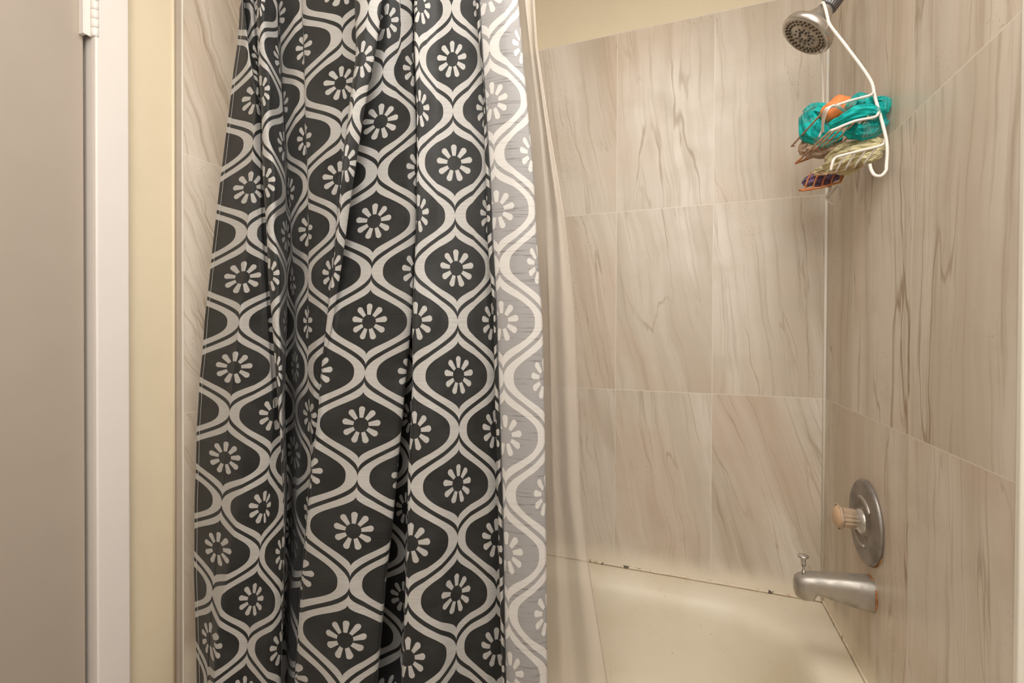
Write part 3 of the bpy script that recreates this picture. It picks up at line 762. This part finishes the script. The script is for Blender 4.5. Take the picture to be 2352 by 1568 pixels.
o = obj('rusty_wire', b3, M['rust_wire'], lob); o['label'] = 'rust orange ribs'

# ------------------------------------------------ things in the caddy
def net_mat(name, col, dark, hole=.0):
    s = NT(name); tc = s.n('ShaderNodeTexCoord').outputs['Object']
    f = s.noise(tc, 30, 4); vz = s.n('ShaderNodeTexVoronoi'); vz.feature = 'DISTANCE_TO_EDGE'; vz.inputs['Scale'].default_value = 420; s.put(vz.inputs['Vector'], tc)
    c = s.mix(s.ramp(f, .35, .65), dark, col)
    pr = s.bsdf(c, .5, 0.0, s.bump(s.ramp(vz.outputs['Distance'], 0.0, .12), .5, .001), .3)
    tr_ = s.n('ShaderNodeBsdfTransparent'); mx_ = s.n('ShaderNodeMixShader')
    hl_ = s.M('MULTIPLY', s.M('GREATER_THAN', vz.outputs['Distance'], .10), s.ramp(s.noise(tc, 18, 2), .42, .52))
    s.put(mx_.inputs[0], s.M('MULTIPLY', hl_, hole)); s.t.links.new(pr, mx_.inputs[1]); s.t.links.new(tr_.outputs[0], mx_.inputs[2])
    return s.done(mx_.outputs[0])
M['teal'] = net_mat('teal mesh', C(14, 206, 198), C(6, 176, 172), .85)
M['beige_net'] = net_mat('beige mesh', C(214, 184, 160), C(190, 156, 130), .0)
M['orange'] = plain('orange foam', C(255, 150, 84), .6, var=.05, bumpy=.3, bscale=120)

def ruffle(bm, c, axis, rad, wid, waves, amp, seed, seg=120, arc=2*PI, a0=0.0, lay=9):
    """one gathered loop of netting: a wavy ribbon around axis"""
    axis = Vector(axis).normalized(); n_, b_ = frame(axis); rng = random.Random(seed); ph = rng.random()*6
    g = []
    for i in range(seg+1):
        t = a0+arc*i/seg; row = []
        for j in range(lay):
            w = j/(lay-1)
            q = w*PI
            rr2 = rad*(.30+.70*math.sin(q)**.8)*(1+.10*math.sin(waves*t+ph+j*.4)+.06*math.sin(waves*2.3*t+ph*2))
            hgt = wid*(w-.5)*2+amp*math.sin(waves*t+ph)*math.sin(q)+amp*.4*math.sin(waves*1.7*t+2*ph)
            row.append(bm.verts.new(Vector(c)+(n_*math.cos(t)+b_*math.sin(t))*rr2+axis*hgt))
        g.append(row)
    for i in range(seg):
        for j in range(lay-1): bm.faces.new((g[i][j], g[i+1][j], g[i+1][j+1], g[i][j+1]))

def lobe(bm, pts, radii, flat, seed, seg=48, pl=.14):
    """tube of netting, flattened and pleated, open folds along its length"""
    P = smooth_path(pts, 8); N = len(P); g = []
    for i, p_ in enumerate(P):
        t = (P[min(i+1, N-1)]-P[max(i-1, 0)]).normalized(); n_, b_ = frame(t)
        f = i/(N-1)*(len(radii)-1); k_ = min(int(f), len(radii)-2); r_ = radii[k_]+(radii[k_+1]-radii[k_])*(f-k_)
        row = []
        for q in range(seg):
            a = 2*PI*q/seg
            w = 1+pl*math.sin(a*7+seed+i*.25)+pl*.6*math.sin(a*13+seed*2-i*.3)+pl*1.4*noise.noise(Vector((a*2, i*.2, seed)))
            row.append(bm.verts.new(p_+n_*math.cos(a)*r_*w+b_*math.sin(a)*r_*w*flat))
        g.append(row)
    for i in range(N-1):
        for q in range(seg): bm.faces.new((g[i][q], g[i][(q+1) % seg], g[i+1][(q+1) % seg], g[i+1][q]))
    bm.faces.new(g[0][::-1]); bm.faces.new(g[-1])

# left teal pouf
b = bmesh.new()
lobe(b, [at(1852, 262, Y=1.33), at(1866, 300, Y=1.33), at(1900, 318, Y=1.32), at(1935, 312, Y=1.31)], [.016, .026, .023, .010], .9, 1)
lobe(b, [at(1850, 262, Y=1.33), at(1872, 252, Y=1.33), at(1905, 262, Y=1.32), at(1925, 282, Y=1.31)], [.014, .018, .018, .014], .8, 2)
lobe(b, [at(1868, 275, Y=1.35), at(1890, 290, Y=1.35), at(1915, 295, Y=1.34)], [.02, .03, .02], .9, 3)
teal1 = obj('mesh_loofah', b, M['teal'])
tag(teal1, 'teal mesh loofah at the left end of the upper caddy basket, tied with white cord', 'loofah', 'teal mesh loofahs in the upper basket')
def cord(pts): return tube(smooth_path(pts, 6), .0019, 8)
obj('hanging_cord', cord([at(1941, 259, Y=1.22), at(1930, 250, Y=1.18), at(1918, 244, Y=1.15), at(1906, 245, Y=1.135), at(1894, 255, Y=1.14), at(1889, 275, Y=1.16), at(1888, 298, Y=1.18), at(1881, 315, Y=1.19)]), M['white_wire'], teal1)
obj('hanging_cord', cord([at(1945, 262, Y=1.22), at(1934, 249, Y=1.18), at(1917, 241, Y=1.15), at(1904, 249, Y=1.132), at(1896, 265, Y=1.14), at(1891, 285, Y=1.16), at(1891, 303, Y=1.18)]), M['white_wire'], teal1)
# right teal pouf
b = bmesh.new()
lobe(b, [at(1905, 288, Y=1.20), at(1935, 278, Y=1.19), at(1970, 262, Y=1.18), at(2005, 262, Y=1.18), at(2022, 282, Y=1.19)], [.008, .016, .021, .018, .012], .7, 4)
lobe(b, [at(1950, 250, Y=1.22), at(1972, 228, Y=1.22), at(1990, 236, Y=1.21), at(1998, 255, Y=1.20)], [.014, .017, .017, .014], .7, 5)
lobe(b, [at(2008, 232, Y=1.19), at(2026, 236, Y=1.19), at(2024, 262, Y=1.19)], [.008, .014, .014], .8, 6)
lobe(b, [at(1965, 300, Y=1.19), at(1985, 302, Y=1.19), at(2012, 296, Y=1.19), at(2028, 276, Y=1.19)], [.014, .020, .016, .012], .85, 7)
lobe(b, [at(1945, 296, Y=1.22), at(1962, 302, Y=1.22), at(1975, 306, Y=1.22)], [.014, .018, .014], .8, 8)
teal2 = obj('mesh_loofah', b, M['teal'])
tag(teal2, 'larger teal mesh loofah at the right end of the upper caddy basket', 'loofah', 'teal mesh loofahs in the upper basket')
# orange sponge
b = bmesh.new(); bmesh.ops.create_icosphere(b, subdivisions=4, radius=1)
oc = at(1926, 252, Y=1.30)
for v in b.verts:
    d_ = v.co.copy(); w = 1+.12*noise.noise(d_*2.2)
    v.co = oc+Vector((d_.x*.036, d_.y*.03, d_.z*.026+.006*max(0, 1-abs(d_.x)*2)))*w
tag(obj('bath_sponge', b, M['orange']), 'orange foam sponge wedged between the two teal loofahs', 'sponge')
# beige scrubber at the far end of the upper basket
b = bmesh.new()
lobe(b, [at(1838, 345, Y=1.36), at(1858, 338, Y=1.36), at(1890, 340, Y=1.345), at(1920, 334, Y=1.33), at(1938, 322, Y=1.32)], [.014, .030, .026, .020, .010], .8, 9)
s = NT('loofah fibre'); tc = s.n('ShaderNodeTexCoord').outputs['Object']; f = s.noise(tc, 130, 5, .7, 1.5)
M['fibre'] = s.done(s.bsdf(s.mix(s.ramp(f, .35, .65), C(190, 156, 128), C(230, 204, 180)), .8, 0.0, s.bump(f, 1.0, .003), .2))
tag(obj('body_scrubber', b, M['fibre']), 'beige fibre scrubber under the teal loofah at the far end of the upper basket', 'scrubber')
# washcloths in the lower basket
def cloth_mat(name, a, c2, sc=240):
    s = NT(name); tc = s.n('ShaderNodeTexCoord').outputs['Object']; f = s.noise(tc, sc, 4, .7); g = s.noise(tc, 28, 3)
    return s.done(s.bsdf(s.mix(s.ramp(g, .35, .65), c2, a), .9, 0.0, s.bump(f, 1.0, .003), .1, **{'Sheen Weight': .3}))
M['cream_cloth'] = cloth_mat('cream terry', C(240, 230, 184), C(226, 212, 164))
M['purple_cloth'] = cloth_mat('purple terry', C(158, 128, 166), C(108, 84, 110))
def terry(bm, pts, radii, flat, seed):
    lobe(bm, pts, radii, flat, seed, 64, .10)
b = bmesh.new()
terry(b, [at(1874, 396, Y=1.32), at(1896, 389, Y=1.30), at(1918, 380, Y=1.27), at(1948, 366, Y=1.24), at(1985, 350, Y=1.21), at(2022, 338, Y=1.18)], [.010, .013, .024, .030, .026, .012], .75, 10)
terry(b, [at(1900, 366, Y=1.30), at(1925, 352, Y=1.28), at(1960, 340, Y=1.25), at(2000, 330, Y=1.21), at(2026, 328, Y=1.18)], [.010, .018, .020, .018, .010], .7, 11)
terry(b, [at(1985, 366, Y=1.20), at(2005, 360, Y=1.19), at(2025, 352, Y=1.18)], [.012, .014, .010], .8, 12)
terry(b, [at(1925, 388, Y=1.27), at(1948, 384, Y=1.255), at(1968, 376, Y=1.24)], [.012, .018, .012], .8, 13)
bmesh.ops.subdivide_edges(b, edges=b.edges[:], cuts=1, use_grid_fill=True)
for v in b.verts: v.co += noise.noise_vector(v.co*70)*.0030+noise.noise_vector(v.co*420)*.0013
tag(obj('washcloth', b, M['cream_cloth']), 'crumpled cream washcloth draped over the lower caddy basket', 'washcloth', 'washcloths in the lower basket')
b = bmesh.new()
terry(b, [at(1848, 424, Y=1.36), at(1864, 414, Y=1.35), at(1884, 412, Y=1.35), at(1905, 410, Y=1.35)], [.010, .020, .022, .018], .7, 14)
terry(b, [at(1898, 414, Y=1.345), at(1916, 404, Y=1.35), at(1934, 398, Y=1.36)], [.016, .018, .010], .7, 15)
terry(b, [at(1902, 418, Y=1.35), at(1900, 430, Y=1.35)], [.012, .006], .7, 16)
bmesh.ops.subdivide_edges(b, edges=b.edges[:], cuts=1, use_grid_fill=True)
for v in b.verts: v.co += noise.noise_vector(v.co*70)*.0035+noise.noise_vector(v.co*420)*.0013
tag(obj('washcloth', b, M['purple_cloth']), 'small purple washcloth lying in the rusty far end of the lower basket', 'washcloth', 'washcloths in the lower basket')

# ================================================================== LIGHT
def area(name, loc, rot, size, energy, col, sy=None):
    d_ = bpy.data.lights.new(name, 'AREA'); d_.energy = energy; d_.color = col; d_.size = size
    if sy: d_.shape = 'RECTANGLE'; d_.size_y = sy
    o = bpy.data.objects.new(name, d_); COL.objects.link(o); o.location = loc; o.rotation_euler = rot; return o
area('ceiling_light', (.12, .34, CEIL-.03), (0, 0, 0), .80, 16, (1, .985, .95))
area('bounced_flash', (.12, -.75, 2.05), (math.radians(68), 0, math.radians(2)), .9, 17, (1, .98, .955))
w = bpy.data.worlds.new('World'); bpy.context.scene.world = w; w.use_nodes = True
w.node_tree.nodes['Background'].inputs[0].default_value = (1, .95, .88, 1); w.node_tree.nodes['Background'].inputs[1].default_value = .3

# ================================================================== CAMERA
cd = bpy.data.cameras.new('camera'); cam = bpy.data.objects.new('camera', cd); COL.objects.link(cam)
cd.sensor_fit = 'HORIZONTAL'; cd.sensor_width = 36; cd.lens = FPX/2352*36; cd.shift_y = SY/2352
cd.clip_start = .02
Mx = Matrix((RIGHT, UP, -FWD)).transposed().to_4x4(); Mx.translation = CAM
cam.matrix_world = Mx
sc = bpy.context.scene; sc.camera = cam
sc.view_settings.view_transform = 'Standard'; sc.view_settings.look = 'None'
sc.view_settings.gamma = 1; sc.view_settings.use_curve_mapping = False
sc.view_settings.exposure = 0.17
